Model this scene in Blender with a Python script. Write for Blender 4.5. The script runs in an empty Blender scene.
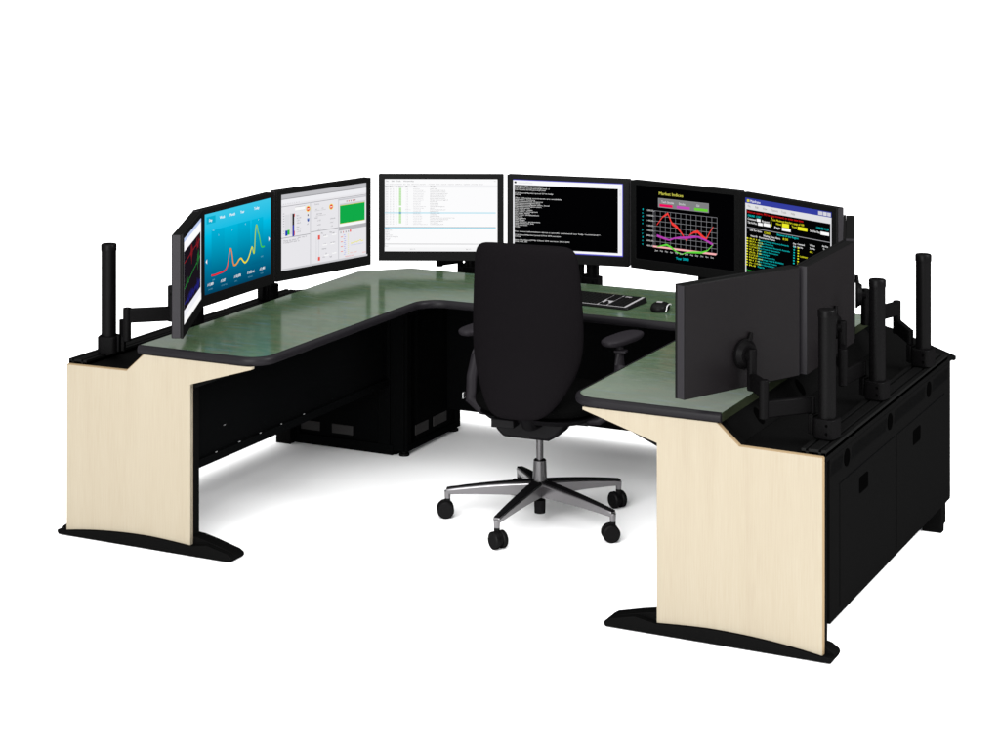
import bpy, math, random
from math import sin, cos, pi, radians as R
from mathutils import Vector, Matrix
random.seed(4)
sc = bpy.context.scene
C = sc.collection

# ------------------------------------------------------------------ helpers
def lin(c):
    return tuple((x/255/12.92) if x/255 <= .04045 else ((x/255+.055)/1.055)**2.4 for x in c)

class MB:
    def __init__(s): s.v=[]; s.f=[]
    def add(s, vs, fs):
        n=len(s.v); s.v+=[tuple(v) for v in vs]; s.f+=[tuple(i+n for i in f) for f in fs]; return s
    def box(s,x0,x1,y0,y1,z0,z1,M=None):
        vs=[Vector((x,y,z)) for x in (x0,x1) for y in (y0,y1) for z in (z0,z1)]
        if M: vs=[M@v for v in vs]
        return s.add(vs,[(0,1,3,2),(4,6,7,5),(0,4,5,1),(2,3,7,6),(0,2,6,4),(1,5,7,3)])
    def prism(s,poly,a,b,axis='z'):
        def P(p,h):
            return {'z':(p[0],p[1],h),'y':(p[0],h,p[1]),'x':(h,p[0],p[1])}[axis]
        n=len(poly); vs=[P(p,a) for p in poly]+[P(p,b) for p in poly]
        fs=[tuple(range(n))[::-1],tuple(range(n,2*n))]+[(i,(i+1)%n,n+(i+1)%n,n+i) for i in range(n)]
        return s.add(vs,fs)
    def loft(s,rings,cap=True,closed=True):
        n=len(rings[0]); vs=[p for r in rings for p in r]; fs=[]
        for k in range(len(rings)-1):
            for i in range(n if closed else n-1):
                j=(i+1)%n; fs.append((k*n+i,k*n+j,(k+1)*n+j,(k+1)*n+i))
        if cap: fs.append(tuple(range(n))[::-1]); fs.append(tuple(range((len(rings)-1)*n,len(rings)*n)))
        return s.add(vs,fs)
    def tube(s,pts,rad,n=16,flat=1.0,up=(0,0,1)):
        pts=[Vector(p) for p in pts]; rings=[]
        if not isinstance(rad,(list,tuple)): rad=[rad]*len(pts)
        for i,p in enumerate(pts):
            t=(pts[min(i+1,len(pts)-1)]-pts[max(i-1,0)]).normalized()
            u=Vector(up)
            if abs(t.dot(u))>.95: u=Vector((1,0,0))
            a=t.cross(u).normalized(); b=a.cross(t)
            rings.append([p+a*cos(2*pi*k/n)*rad[i]+b*sin(2*pi*k/n)*rad[i]*flat for k in range(n)])
        return s.loft(rings)
    def cyl(s,p0,p1,r,n=24): return s.tube([p0,p1],r,n)
    def build(s,name,mat,parent=None,bevel=0,smooth=False,seg=2,off=(0,0,0),sub=0,angle=40):
        me=bpy.data.meshes.new(name)
        me.from_pydata([(v[0]-off[0],v[1]-off[1],v[2]-off[2]) for v in s.v],[],s.f)
        me.validate(); me.update()
        import bmesh
        bm=bmesh.new(); bm.from_mesh(me); bmesh.ops.recalc_face_normals(bm,faces=bm.faces); bm.to_mesh(me); bm.free()
        me.materials.append(mat)
        ob=bpy.data.objects.new(name,me); C.objects.link(ob); ob.parent=parent
        if sub:
            m=ob.modifiers.new('s','SUBSURF'); m.levels=sub; m.render_levels=sub
        if bevel:
            m=ob.modifiers.new('b','BEVEL'); m.width=bevel; m.segments=seg; m.limit_method='ANGLE'; m.angle_limit=R(35)
        if smooth or bevel:
            for p in me.polygons: p.use_smooth=True
            try: me.set_sharp_from_angle(angle=R(angle))
            except Exception: pass
        return ob

def thing(name,label,cat,loc=(0,0,0),rz=0,group=None):
    o=bpy.data.objects.new(name,None); C.objects.link(o); o.empty_display_size=.05
    o.location=loc; o.rotation_euler=(0,0,rz); o['label']=label; o['category']=cat
    if group: o['group']=group
    return o

def fillet(poly,rad,closed=True,n=8):
    out=[]; N=len(poly)
    for i in range(N):
        r=rad[i]; p=Vector(poly[i]).to_2d()
        if r<=0: out.append(tuple(p)); continue
        a=(Vector(poly[i-1]).to_2d()-p).normalized(); b=(Vector(poly[(i+1)%N]).to_2d()-p).normalized()
        ang=a.angle(b); d=r/math.tan(ang/2); c=p+(a+b).normalized()*(r/sin(ang/2))
        s=p+a*d; e=p+b*d
        a0=math.atan2(s.y-c.y,s.x-c.x); a1=math.atan2(e.y-c.y,e.x-c.x)
        da=(a1-a0+pi)%(2*pi)-pi
        for k in range(n+1): out.append((c.x+r*cos(a0+da*k/n),c.y+r*sin(a0+da*k/n)))
    return out

# ------------------------------------------------------------------ materials
def newmat(name):
    m=bpy.data.materials.new(name); m.use_nodes=True
    return m,m.node_tree,m.node_tree.nodes['Principled BSDF']
def add_gloss(t,b,g,rough,nrm=None):
    """thin even sheen on top of the diffuse colour"""
    b.inputs['Specular IOR Level'].default_value=0
    gl=t.nodes.new('ShaderNodeBsdfGlossy'); gl.inputs['Color'].default_value=(g,g,g,1); gl.inputs['Roughness'].default_value=rough
    ad=t.nodes.new('ShaderNodeAddShader'); t.links.new(b.outputs[0],ad.inputs[0]); t.links.new(gl.outputs[0],ad.inputs[1])
    t.links.new(ad.outputs[0],t.nodes['Material Output'].inputs['Surface'])
    if nrm: t.links.new(nrm,gl.inputs['Normal'])
    return gl
def simple(name,col,rough=.5,metal=0,g=.003,noise=0,bump=0,bscale=400):
    m,t,b=newmat(name); b.inputs['Base Color'].default_value=(*col,1); b.inputs['Roughness'].default_value=rough
    b.inputs['Metallic'].default_value=metal; nrm=None
    if not metal: b.inputs['Specular IOR Level'].default_value=0
    if noise or bump:
        tc=t.nodes.new('ShaderNodeTexCoord'); n=t.nodes.new('ShaderNodeTexNoise'); n.inputs['Scale'].default_value=bscale; n.inputs['Detail'].default_value=3
        t.links.new(tc.outputs['Object'],n.inputs['Vector'])
    if noise:
        mx=t.nodes.new('ShaderNodeMix'); mx.data_type='RGBA'
        mx.inputs[6].default_value=(*[c*(1-noise) for c in col],1); mx.inputs[7].default_value=(*[c*(1+noise) for c in col],1)
        t.links.new(n.outputs['Fac'],mx.inputs[0]); t.links.new(mx.outputs[2],b.inputs['Base Color'])
    if bump:
        bp=t.nodes.new('ShaderNodeBump'); bp.inputs['Strength'].default_value=bump; bp.inputs['Distance'].default_value=.001
        t.links.new(n.outputs['Fac'],bp.inputs['Height']); nrm=bp.outputs['Normal']; t.links.new(nrm,b.inputs['Normal'])
    if not metal and g: add_gloss(t,b,g,rough,nrm)
    return m

def ramp(t,fac,stops):
    r=t.nodes.new('ShaderNodeValToRGB'); e=r.color_ramp.elements
    while len(e)<len(stops): e.new(.5)
    for el,(p,c) in zip(e,stops): el.position=p; el.color=(*c,1)
    t.links.new(fac,r.inputs[0]); return r.outputs[0]

def laminate():
    m,t,b=newmat('green_laminate')
    tc=t.nodes.new('ShaderNodeTexCoord')
    def noise(scale,det,rot=0,dist=0):
        mp=t.nodes.new('ShaderNodeMapping'); mp.inputs['Scale'].default_value=scale; mp.inputs['Rotation'].default_value=(0,0,rot)
        n=t.nodes.new('ShaderNodeTexNoise'); n.inputs['Scale'].default_value=1; n.inputs['Detail'].default_value=det; n.inputs['Distortion'].default_value=dist
        t.links.new(tc.outputs['Object'],mp.inputs['Vector']); t.links.new(mp.outputs[0],n.inputs['Vector']); return n.outputs['Fac']
    big=noise((5,14,5),4,.1,.4); fine=noise((26,190,26),6,.08,.2)
    mx=t.nodes.new('ShaderNodeMath'); mx.operation='MULTIPLY_ADD'; mx.inputs[1].default_value=.68
    t.links.new(fine,mx.inputs[0])
    ml=t.nodes.new('ShaderNodeMath'); ml.operation='MULTIPLY'; ml.inputs[1].default_value=.32; t.links.new(big,ml.inputs[0]); t.links.new(ml.outputs[0],mx.inputs[2])
    col=ramp(t,mx.outputs[0],[(.34,(.015,.027,.0135)),(.5,(.0225,.038,.020)),(.66,(.034,.050,.028))])
    # sparse brown and blue flecks
    fl=noise((9,55,9),3,.08,.4)
    m2=t.nodes.new('ShaderNodeMix'); m2.data_type='RGBA'; t.links.new(col,m2.inputs[6]); m2.inputs[7].default_value=(.052,.038,.020,1)
    f=ramp(t,fl,[(.56,(0,0,0)),(.70,(.40,.40,.40))]); t.links.new(f,m2.inputs[0])
    fb=noise((7,60,7),2,.05,.2)
    m3=t.nodes.new('ShaderNodeMix'); m3.data_type='RGBA'; t.links.new(m2.outputs[2],m3.inputs[6]); m3.inputs[7].default_value=(.034,.058,.075,1)
    f3=ramp(t,fb,[(.6,(0,0,0)),(.7,(.45,.45,.45))]); t.links.new(f3,m3.inputs[0])
    t.links.new(m3.outputs[2],b.inputs['Base Color'])
    gl=add_gloss(t,b,.15,.12)
    rr=t.nodes.new('ShaderNodeMapRange'); rr.inputs[3].default_value=.08; rr.inputs[4].default_value=.2
    t.links.new(fine,rr.inputs[0]); t.links.new(rr.outputs[0],gl.inputs['Roughness'])
    return m
def maple():
    m,t,b=newmat('pale_maple'); tc=t.nodes.new('ShaderNodeTexCoord')
    def noise(scale,det,dist=0):
        mp=t.nodes.new('ShaderNodeMapping'); mp.inputs['Scale'].default_value=scale
        n=t.nodes.new('ShaderNodeTexNoise'); n.inputs['Scale'].default_value=1; n.inputs['Detail'].default_value=det; n.inputs['Distortion'].default_value=dist
        t.links.new(tc.outputs['Object'],mp.inputs['Vector']); t.links.new(mp.outputs[0],n.inputs['Vector']); return n.outputs['Fac']
    a=noise((26,26,1.4),4,.5); f=noise((260,260,9),4,.1)
    q=t.nodes.new('ShaderNodeMath'); q.operation='MULTIPLY_ADD'; q.inputs[1].default_value=.6; t.links.new(f,q.inputs[0])
    p=t.nodes.new('ShaderNodeMath'); p.operation='MULTIPLY'; p.inputs[1].default_value=.4; t.links.new(a,p.inputs[0]); t.links.new(p.outputs[0],q.inputs[2])
    col=ramp(t,q.outputs[0],[(.3,(.186,.160,.119)),(.5,(.198,.173,.130)),(.68,(.207,.184,.141))])
    t.links.new(col,b.inputs['Base Color']); b.inputs['Roughness'].default_value=.5; b.inputs['Specular IOR Level'].default_value=.03
    return m
LAM=laminate(); MAPLE=maple()
MAPLE_EDGE=simple('maple_edge_band',(.16,.115,.065),.5,g=.01)
OLIVE=simple('shaded_laminate_edge',(.010,.0125,.0065),.5,g=.003)  # laminate edge colour darkened to stand in for shade
TRIM=simple('charcoal_vinyl_trim',(.0048,.0043,.0052),.4,g=.0065)
BLK=simple('black_powder_coat',(.0015,.0015,.0015),.5,g=.0015,bump=.15,bscale=900)
BLKD=simple('black_panel',(.0012,.0013,.0014),.6,g=.0006)
SLOT=simple('black_void',(.0005,.0005,.0005),.8,g=0)
RAIL=simple('black_anodised_rail',(.0020,.0020,.0020),.35,g=.004)
ARM=simple('black_cast_arm',(.0015,.0014,.0015),.4,g=.0020,bump=.2,bscale=700)
POLE=simple('black_tube',(.0014,.0013,.0014),.35,g=.003,bump=.1,bscale=700)
BEZEL=simple('black_bezel_plastic',(.0028,.0028,.0028),.35,g=.003)
SIDE=simple('lit_side_plastic',(.0102,.0094,.0108),.4,g=.007)  # shell plastic made paler, light on the sides put into the colour
BACKP=simple('dark_grey_back_plastic',(.0037,.0032,.0035),.38,g=.0045,bump=.25,bscale=1500)
GREYV=simple('grey_vent_plate',(.024,.023,.023),.6,g=0)
STEEL=simple('bright_steel',(.4,.4,.4),.3,1)
FAB=simple('black_chair_fabric',(.0027,.0023,.0027),.8,g=.0012,noise=.3,bump=.6,bscale=1100)
FAB_SHADED=simple('shaded_seat_fabric',(.0012,.0012,.0012),.8,g=.0006,noise=.3,bump=.5,bscale=1100)  # chair fabric darkened, shade from the desk put into the seat colour
CHP=simple('black_chair_plastic',(.0032,.0030,.0034),.4,g=.004)
PAD=simple('charcoal_arm_pad',(.0078,.0069,.0082),.45,g=.005)
ALU=simple('polished_dark_aluminium',(.17,.165,.17),.30,1)
ALUD=simple('dark_polished_column',(.085,.083,.085),.26,1)
RUB=simple('black_caster_rubber',(.0032,.0030,.0032),.4,g=.004)
KEYP=simple('black_key_plastic',(.0028,.0028,.0028),.4,g=.004)
SILV=simple('silver_plastic',(.16,.155,.16),.4,g=.02)
WHT=simple('white_plastic',(.30,.30,.30),.4,g=.02)

def floor_mat():
    m,t,b=newmat('white_studio_floor'); b.inputs['Base Color'].default_value=(.96,.96,.963,1); b.inputs['Roughness'].default_value=.9
    b.inputs['Specular IOR Level'].default_value=0; return m
# ------------------------------------------------------------------ floor
f=MB(); f.add([(-150,-150,0),(150,-150,0),(150,150,0),(-150,150,0)],[(0,1,2,3)])
fl=f.build('floor',floor_mat()); fl['kind']='structure'

# ------------------------------------------------------------------ desk console
W=2.985; ZT=.74
HOLES=(.308,.747,1.185)
desk=thing('console_desk','large U shaped control desk with green laminate top, black cabinets and pale maple end panels','desk',(1.49,.9,0))
OD=(1.49,.9,0)
def D(mb,name,mat,parent=None,**k):
    o=mb.build(name,mat,parent or desk,off=OD,**k); return o
mir=lambda x:W-x
poly=[(.357,.006),(.885,.006),(.885,1.24),(2.093,1.24),(2.093,.006),(2.620,.006),(2.620,1.65),(2.45,1.822),(.50,1.822),(.33,1.65)]
rad =[.004,.085,.10,.10,.085,.004,0,0,0,0]
out=fillet(poly,rad,n=10)
m=MB(); m.prism(out,.7105,ZT,'z'); top=D(m,'desktop',LAM)
# vinyl trim swept along the user edge (from left rear-front corner round to the right)
path=[p for p in out if p[1]<1.25]
path=[(.357,.006)]+[p for p in path if not (abs(p[1]-.006)<.006 and (p[0]<.367 or p[0]>2.61))]+[(2.620,.006)]
prof=[(-.003,ZT+.0012),(.001,ZT+.0012),(.008,ZT-.002),(.012,ZT-.010),(.0125,ZT-.018),(.010,ZT-.026),(.003,ZT-.0312),(-.007,ZT-.0312)]
rings=[]
for i,p in enumerate(path):
    a=Vector(path[max(i-1,0)]); b=Vector(path[min(i+1,len(path)-1)]); t=(b-a).normalized(); n=Vector((t.y,-t.x))
    rings.append([(p[0]+n.x*q[0],p[1]+n.y*q[0],q[1]) for q in prof])
m=MB(); m.loft(rings); D(m,'edge_trim',TRIM,top,smooth=True,angle=50).matrix_parent_inverse=Matrix()

for a,b in ((.3485,.350),(2.6202,2.6217)):
    if a<1: continue
    m=MB(); m.box(a,b,.012,1.648,.7112,.7385); D(m,'rear_edge_shade',OLIVE,top)  # dark strip laid over the laminate edge so that it looks unlit
# end panels of maple, their black legs and feet
def arch(x):  # lower edge of a panel, bowed upwards
    P_=[(.03,.020),(.09,.029),(.15,.036),(.22,.042),(.29,.046),(.36,.048),(.42,.048),(.50,.044),(.585,.038)]
    for (u,v),(w_,q) in zip(P_,P_[1:]):
        if x<=w_: return v+(q-v)*(x-u)/(w_-u)
    return .038
bot=[(x,arch(x)) for x in [.03+.555*k/16 for k in range(16,-1,-1)]]
PP=[(.03,.637),(.304,.641),(.38,.7085),(.848,.7085),(.848,.700),(.585,.620)]+bot
for s in (0,1):
    pts=[((mir(x) if s else x),z) for x,z in PP]
    m=MB(); m.prism(pts,0,.019,'y')
    ep=D(m,'end_panel',MAPLE,bevel=.0012)
    # thin edge band showing on the cut edges
    e=MB()
    X=(lambda x:mir(x)) if s else (lambda x:x)
    def strip(a,b,t=.0022):
        a=Vector((X(a[0]),a[1])); b=Vector((X(b[0]),b[1])); d=(b-a).normalized(); n=Vector((d.y,-d.x))*(1 if s else -1)
        e.prism([tuple(a),tuple(b),tuple(b+n*t),tuple(a+n*t)],.0015,.0185,'y')
    strip((.585,.04),(.585,.617)); strip((.03,.637),(.304,.641)); strip((.304,.641),(.378,.706)); strip((.03,.022),(.03,.637)) if s else None
    strip((.585,.620),(.846,.699))
    D(e,'edge_band',MAPLE_EDGE,ep)
    # upright leg frame
    m=MB(); lo,hi=sorted((X(.03),X(.585))); m.box(lo+.002,hi-.002,.0195,.062,.03,.615)
    m.prism([(X(.30),.60),(X(.585),.60),(X(.80),.690),(X(.80),.707),(X(.38),.707),(X(.30),.64)],.0195,.062,'y')
    D(m,'leg_frame',BLK,bevel=.002)
    # foot: a thin front lip that ends at the bowed panel edge and a deeper core behind it
    full=[(.0,.003),(.762,.003),(.768,.010),(.766,.020),(.750,.030),(.66,.052),(.60,.064),(.5,.072),(.3,.072),(.1,.060),(.02,.040),(-.002,.026),(-.006,.016)]
    front=[(.0,.003),(.762,.003),(.768,.010),(.766,.020),(.750,.030),(.66,.050),(.588,.0375)]+[(x,arch(x)-.0008) for x in [.58-.55*k/16 for k in range(17)]]+[(.02,.022),(-.004,.020),(-.006,.012)]
    m=MB(); m.prism([(X(x),z) for x,z in front],-.010,.0192,'y'); m.prism([(X(x),z) for x,z in full],.0194,.078,'y')
    D(m,'foot',BLK,bevel=.0015)

# cabinets behind / below the top
def cab_side(s):
    X=(lambda x:mir(x)) if s else (lambda x:x)
    def bx(m,a,b,*r): lo,hi=sorted((X(a),X(b))); return m.box(lo,hi,*r)
    # outer shell: rear wall, slab, sloped facet
    m=MB(); bx(m,.024,.038,.064,1.585,.10,.6185); back=D(m,'back_panel',BLK,bevel=.0015)
    m=MB(); sl=[(X(x),y) for x,y in [(.0215,.0205),(.315,.0205),(.315,1.72),(.40,2.02),(.375,2.02),(.011,1.625),(.011,1.60),(.0215,1.60)]]
    m.prism(sl,.620,.636,'z'); D(m,'top_slab',BLK,bevel=.003)
    m=MB(); m.prism([(X(.315),.622),(X(.374),.7085),(X(.50),.7085),(X(.50),.700),(X(.385),.700),(X(.325),.615)],.064,1.66,'y')
    slope=D(m,'sloped_fascia',BLK)
    for yc in HOLES:
        h=MB()
        ring=[]
        for k in range(20):
            a=2*pi*k/20; u=.030*cos(a); w=.024*sin(a)
            t=.5+u/.104
            ring.append((X(.315+.059*t-.0015),yc+w,.622+.0865*t+.0015))
        h.add(ring,[tuple(range(20))]); D(h,'cable_hole',SLOT,slope)
    # kneespace wall with bottom flange
    m=MB(); bx(m,.548,.562,.064,1.485,.30,.708); kn=D(m,'modesty_panel',BLKD)
    m=MB(); bx(m,.562,.574,.064,1.485,.298,.328); D(m,'flange',BLKD,kn)
    for (y,z) in ((.183,.333),(.337,.334),(.482,.334),(.632,.334),(.80,.334),(.236,.421)):
        m=MB(); bx(m,.5745,.577,y-.007,y+.005,z-.003,z+.0005); D(m,'screw',STEEL,kn)
    # far leg
    m=MB(); bx(m,.026,.10,1.462,1.50,.0,.615); D(m,'leg',BLK,bevel=.002)
    # doors, latches, grilles on the outside face
    xo=.024
    for (y0,y1) in ((.166,.805),(.832,1.49)):
        m=MB(); bx(m,xo-.0022,xo,y0,y1,.125,.517); dr=D(m,'door',BLK,back,bevel=.001)
        g=MB()
        for a,b,c,d in ((y0-.003,y0-.0005,.121,.519),(y1+.0005,y1+.003,.121,.519),(y0,y1,.5175,.5195)):
            bx(g,xo-.0008,xo+.001,a,b,c,d)
        D(g,'seam',BLKD,dr)
        yc=y0+.258; g=MB(); ringp=fillet([(yc-.05,.43),(yc+.05,.43),(yc+.05,.482),(yc-.05,.482)],[.010]*4,n=4)
        g.prism([(p[0],p[1]) for p in ringp],X(xo-.0036),X(xo-.001),'x'); la=D(g,'latch',SLOT,dr)
    for ya,yb in ((.07,.19),(.29,.69),(.80,1.21),(1.32,1.54)):
        g=MB(); y=ya
        while y<yb:
            lo=X(xo-.0012); d=.012
            g.add([(lo,y,.562),(lo,y+.003,.562),(lo,y+.003+d,.604),(lo,y+d,.604)],[(0,1,2,3)]); y+=.0125
        D(g,'vent_grille',BLKD,back)
    for q in (.242,.748,1.267):
        g=MB(); xx=X(xo-.0016)
        g.prism([(q+.030*cos(a),.582+.028*sin(a)) for a in [2*pi*k/24 for k in range(24)]],X(xo-.0022),X(xo+.001),'x')
        D(g,'cable_port',SLOT,back)
    # rail: an extrusion with raised ribs
    m=MB()
    for a,b,z in ((.024,.105,.648),(.024,.040,.656),(.048,.082,.656),(.090,.105,.656)):
        bx(m,a,b,.021,1.545,.6365,z)
    D(m,'mounting_rail',RAIL,bevel=.0012)
for s in (0,1): cab_side(s)
# rear run of the console: body, slab and rail behind the back desk
m=MB(); m.box(.62,W-.62,1.90,1.914,.117,.705); D(m,'modesty_panel',BLKD)
m=MB(); m.prism([(.375,2.02),(.50,2.15),(W-.50,2.15),(W-.375,2.02),(W-.50,1.84),(.50,1.84)],.618,.634,'z'); D(m,'top_slab',BLK,bevel=.003)
m=MB(); m.box(.52,W-.52,2.135,2.147,.10,.615); D(m,'back_panel',BLK)
m=MB(); m.box(.52,W-.52,2.04,2.125,.6345,.655); D(m,'mounting_rail',RAIL,bevel=.002)
m=MB(); m.prism([(.34,1.665),(.50,1.822),(W-.50,1.822),(W-.34,1.665),(W-.40,1.60),(.40,1.60)],.640,.709,'z'); D(m,'corner_support',BLKD)
for s in (0,1):
    X=(lambda x:mir(x)) if s else (lambda x:x)
    m=MB(); m.prism([(X(.03),1.61),(X(.39),2.02),(X(.50),2.13),(X(.52),2.12),(X(.40),1.98),(X(.05),1.60)],.10,.619,'z'); D(m,'corner_back_panel',BLK)

# ------------------------------------------------------------------ equipment cabinets standing in the corners
def pedestal(s):
    X=(lambda x:mir(x)) if s else (lambda x:x)
    t=thing('equipment_cabinet', 'black steel equipment cabinet with grey vent plates under the right corner of the desk' if s else
            'black steel equipment cabinet with two grey vent plates under the left corner of the desk','cabinet',(X(.34),1.75,0),group='equipment cabinets under the desk corners')
    of=(X(.34),1.75,0)
    def bx(m,a,b,*r): lo,hi=sorted((X(a),X(b))); return m.box(lo,hi,*r)
    m=MB(); bx(m,.045,.60,1.51,1.60,.004,.612); bx(m,.40,.641,1.62,2.00,.022,.612); bx(m,.42,.60,1.58,1.65,.04,.612)
    b=m.build('body',BLKD,t,off=of)
    m=MB(); bx(m,.1005,.590,1.494,1.509,.003,.045); bx(m,.105,.575,1.494,1.509,.55,.60); bx(m,.52,.575,1.494,1.509,.045,.55); bx(m,.1005,.125,1.494,1.509,.045,.55)
    m.build('front_frame',BLKD,t,off=of,bevel=.002)
    m=MB(); bx(m,.642,.655,1.505,2.0,.02,.045); bx(m,.642,.655,1.505,1.545,.045,.61); bx(m,.642,.655,1.965,2.0,.045,.61)
    m.build('side_frame',BLKD,t,off=of,bevel=.002)
    m=MB(); bx(m,.575,.641,1.50,1.54,.02,.61); m.build('corner_post',BLKD,t,off=of,bevel=.003)
    for a,b_ in ((.127,.223),(.284,.388)):
        m=MB(); bx(m,a,b_,1.5055,1.5095,.062,.101); m.build('vent_plate',GREYV,t,off=of)
    for a,b_ in ((1.60,1.715),(1.765,1.885)):
        m=MB(); bx(m,.6412,.6455,a,b_,.07,.112); m.build('vent_plate',GREYV,t,off=of)
    for (x,y) in ((.63,1.525),(.63,1.98)):
        m=MB(); m.cyl((X(x),y,0),(X(x),y,.010),.022); m.cyl((X(x),y,.010),(X(x),y,.03),.009); m.build('levelling_foot',RUB,t,off=of,smooth=True)
for s in (0,1): pedestal(s)

# ------------------------------------------------------------------ screen painter
SW,SH=.494,.315
m_,t_,b_=newmat('lit_display'); at=t_.nodes.new('ShaderNodeVertexColor'); at.layer_name='Col'
t_.nodes.remove(b_); em=t_.nodes.new('ShaderNodeEmission'); t_.links.new(at.outputs['Color'],em.inputs['Color']); em.inputs['Strength'].default_value=1.0
t_.links.new(em.outputs[0],t_.nodes['Material Output'].inputs['Surface'])
DISP=m_
_tc={}
def text_mesh(s):
    if s in _tc: return _tc[s]
    cu=bpy.data.curves.new('t','FONT'); cu.body=s; cu.resolution_u=2; cu.fill_mode='FRONT'; cu.size=1
    ob=bpy.data.objects.new('t',cu); me=bpy.data.meshes.new_from_object(ob)
    vs=[(v.co.x,v.co.y) for v in me.vertices]; fs=[tuple(p.vertices) for p in me.polygons]
    bpy.data.objects.remove(ob); bpy.data.meshes.remove(me); bpy.data.curves.remove(cu)
    w=max([v[0] for v in vs] or [0]); _tc[s]=(vs,fs,w); return _tc[s]
class Screen:
    # u runs left to right, v top to bottom, both 0..1 of the display
    def __init__(s,bg): s.v=[];s.f=[];s.c=[];s.L=0; s.quad([(0,0),(1,0),(1,1),(0,1)],bg)
    def P(s,u,v): return ((u-.5)*SW,-s.L*.00005,(1-v)*SH)
    def quad(s,pts,col):
        n=len(s.v); s.v+=[s.P(*p) for p in pts]; s.f.append(tuple(range(n,n+len(pts))))
        cols=col if isinstance(col[0],(tuple,list)) else [col]*len(pts)
        s.c+= [lin(c) for c in cols]; s.L+=1
    def rect(s,u0,v0,u1,v1,col): s.quad([(u0,v0),(u1,v0),(u1,v1),(u0,v1)],col)
    def grad(s,u0,v0,u1,v1,c0,c1): s.quad([(u0,v0),(u1,v0),(u1,v1),(u0,v1)],[c0,c0,c1,c1])
    def line(s,pts,w,col):
        L=s.L
        cols=col if isinstance(col,list) else None
        A=SW/SH
        for i in range(len(pts)-1):
            (a,b),(c,d)=pts[i],pts[i+1]; dx,dy=(c-a)*A,d-b; l=math.hypot(dx,dy) or 1; nx,ny=-dy/l*w/2/A,dx/l*w/2
            ex,ey=dx/l*w*.3/A,dy/l*w*.3
            s.L=L+(i%2)
            q=[(a+nx-ex,b+ny-ey),(c+nx+ex,d+ny+ey),(c-nx+ex,d-ny+ey),(a-nx-ex,b-ny-ey)]
            if cols: c0,c1=cols[i],cols[i+1]; s.quad(q,[c0,c1,c1,c0])
            else: s.quad(q,col)
        s.L=L+2
    def text(s,u,v,h,st,col,w=None,bold=0):
        vs,fs,tw=text_mesh(st)
        if not vs: return
        sy=h/.72; sx=(w/tw) if w else sy*SH/SW*.92
        n=len(s.v)
        for x,y in vs: s.v.append(s.P(u+x*sx,v+h-y*sy)); s.c.append(lin(col))
        s.f+=[tuple(i+n for i in f) for f in fs]; s.L+=1
        if bold: s.text(u+bold,v,h,st,col,w)
    def build(s,parent):
        me=bpy.data.meshes.new('display'); me.from_pydata(s.v,[],s.f)
        ca=me.color_attributes.new('Col','FLOAT_COLOR','POINT')
        for i,c in enumerate(s.c): ca.data[i].color=(*c,1)
        me.materials.append(DISP); ob=bpy.data.objects.new('display',me); C.objects.link(ob); ob.parent=parent
        ob.location=(0,.0022,.043); return ob
K=(0,0,0); WH=(252,252,253)
def scr_wave():
    s=Screen(K); s.rect(0,0,1,1,(240,240,246)); s.rect(0,0,1,.05,(190,205,240)); s.rect(0,.05,1,.20,(252,252,255))
    s.rect(.03,.16,.96,.84,(26,20,28))
    def wav(v0,slope,amp,col,w,bursts):
        p=[]
        for k in range(90):
            u=.04+.92*k/89; a=amp*.08
            for c,wd,am in bursts: a+=am*math.exp(-((u-c)/wd)**2)
            p.append((u,v0+slope*u+(1 if k%2 else -1)*a*random.random()))
        s.line(p,w,col)
    wav(.30,-.06,.1,(190,32,42),.006,[(.45,.05,.16),(.78,.06,.14)])
    wav(.60,-.16,.1,(40,150,60),.008,[(.2,.06,.10),(.82,.05,.13)])
    wav(.77,-.02,.1,(35,40,150),.008,[(.3,.12,.05),(.5,.2,.05),(.8,.1,.08)])
    s.rect(0,.92,1,1,(252,252,252)); return s
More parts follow.
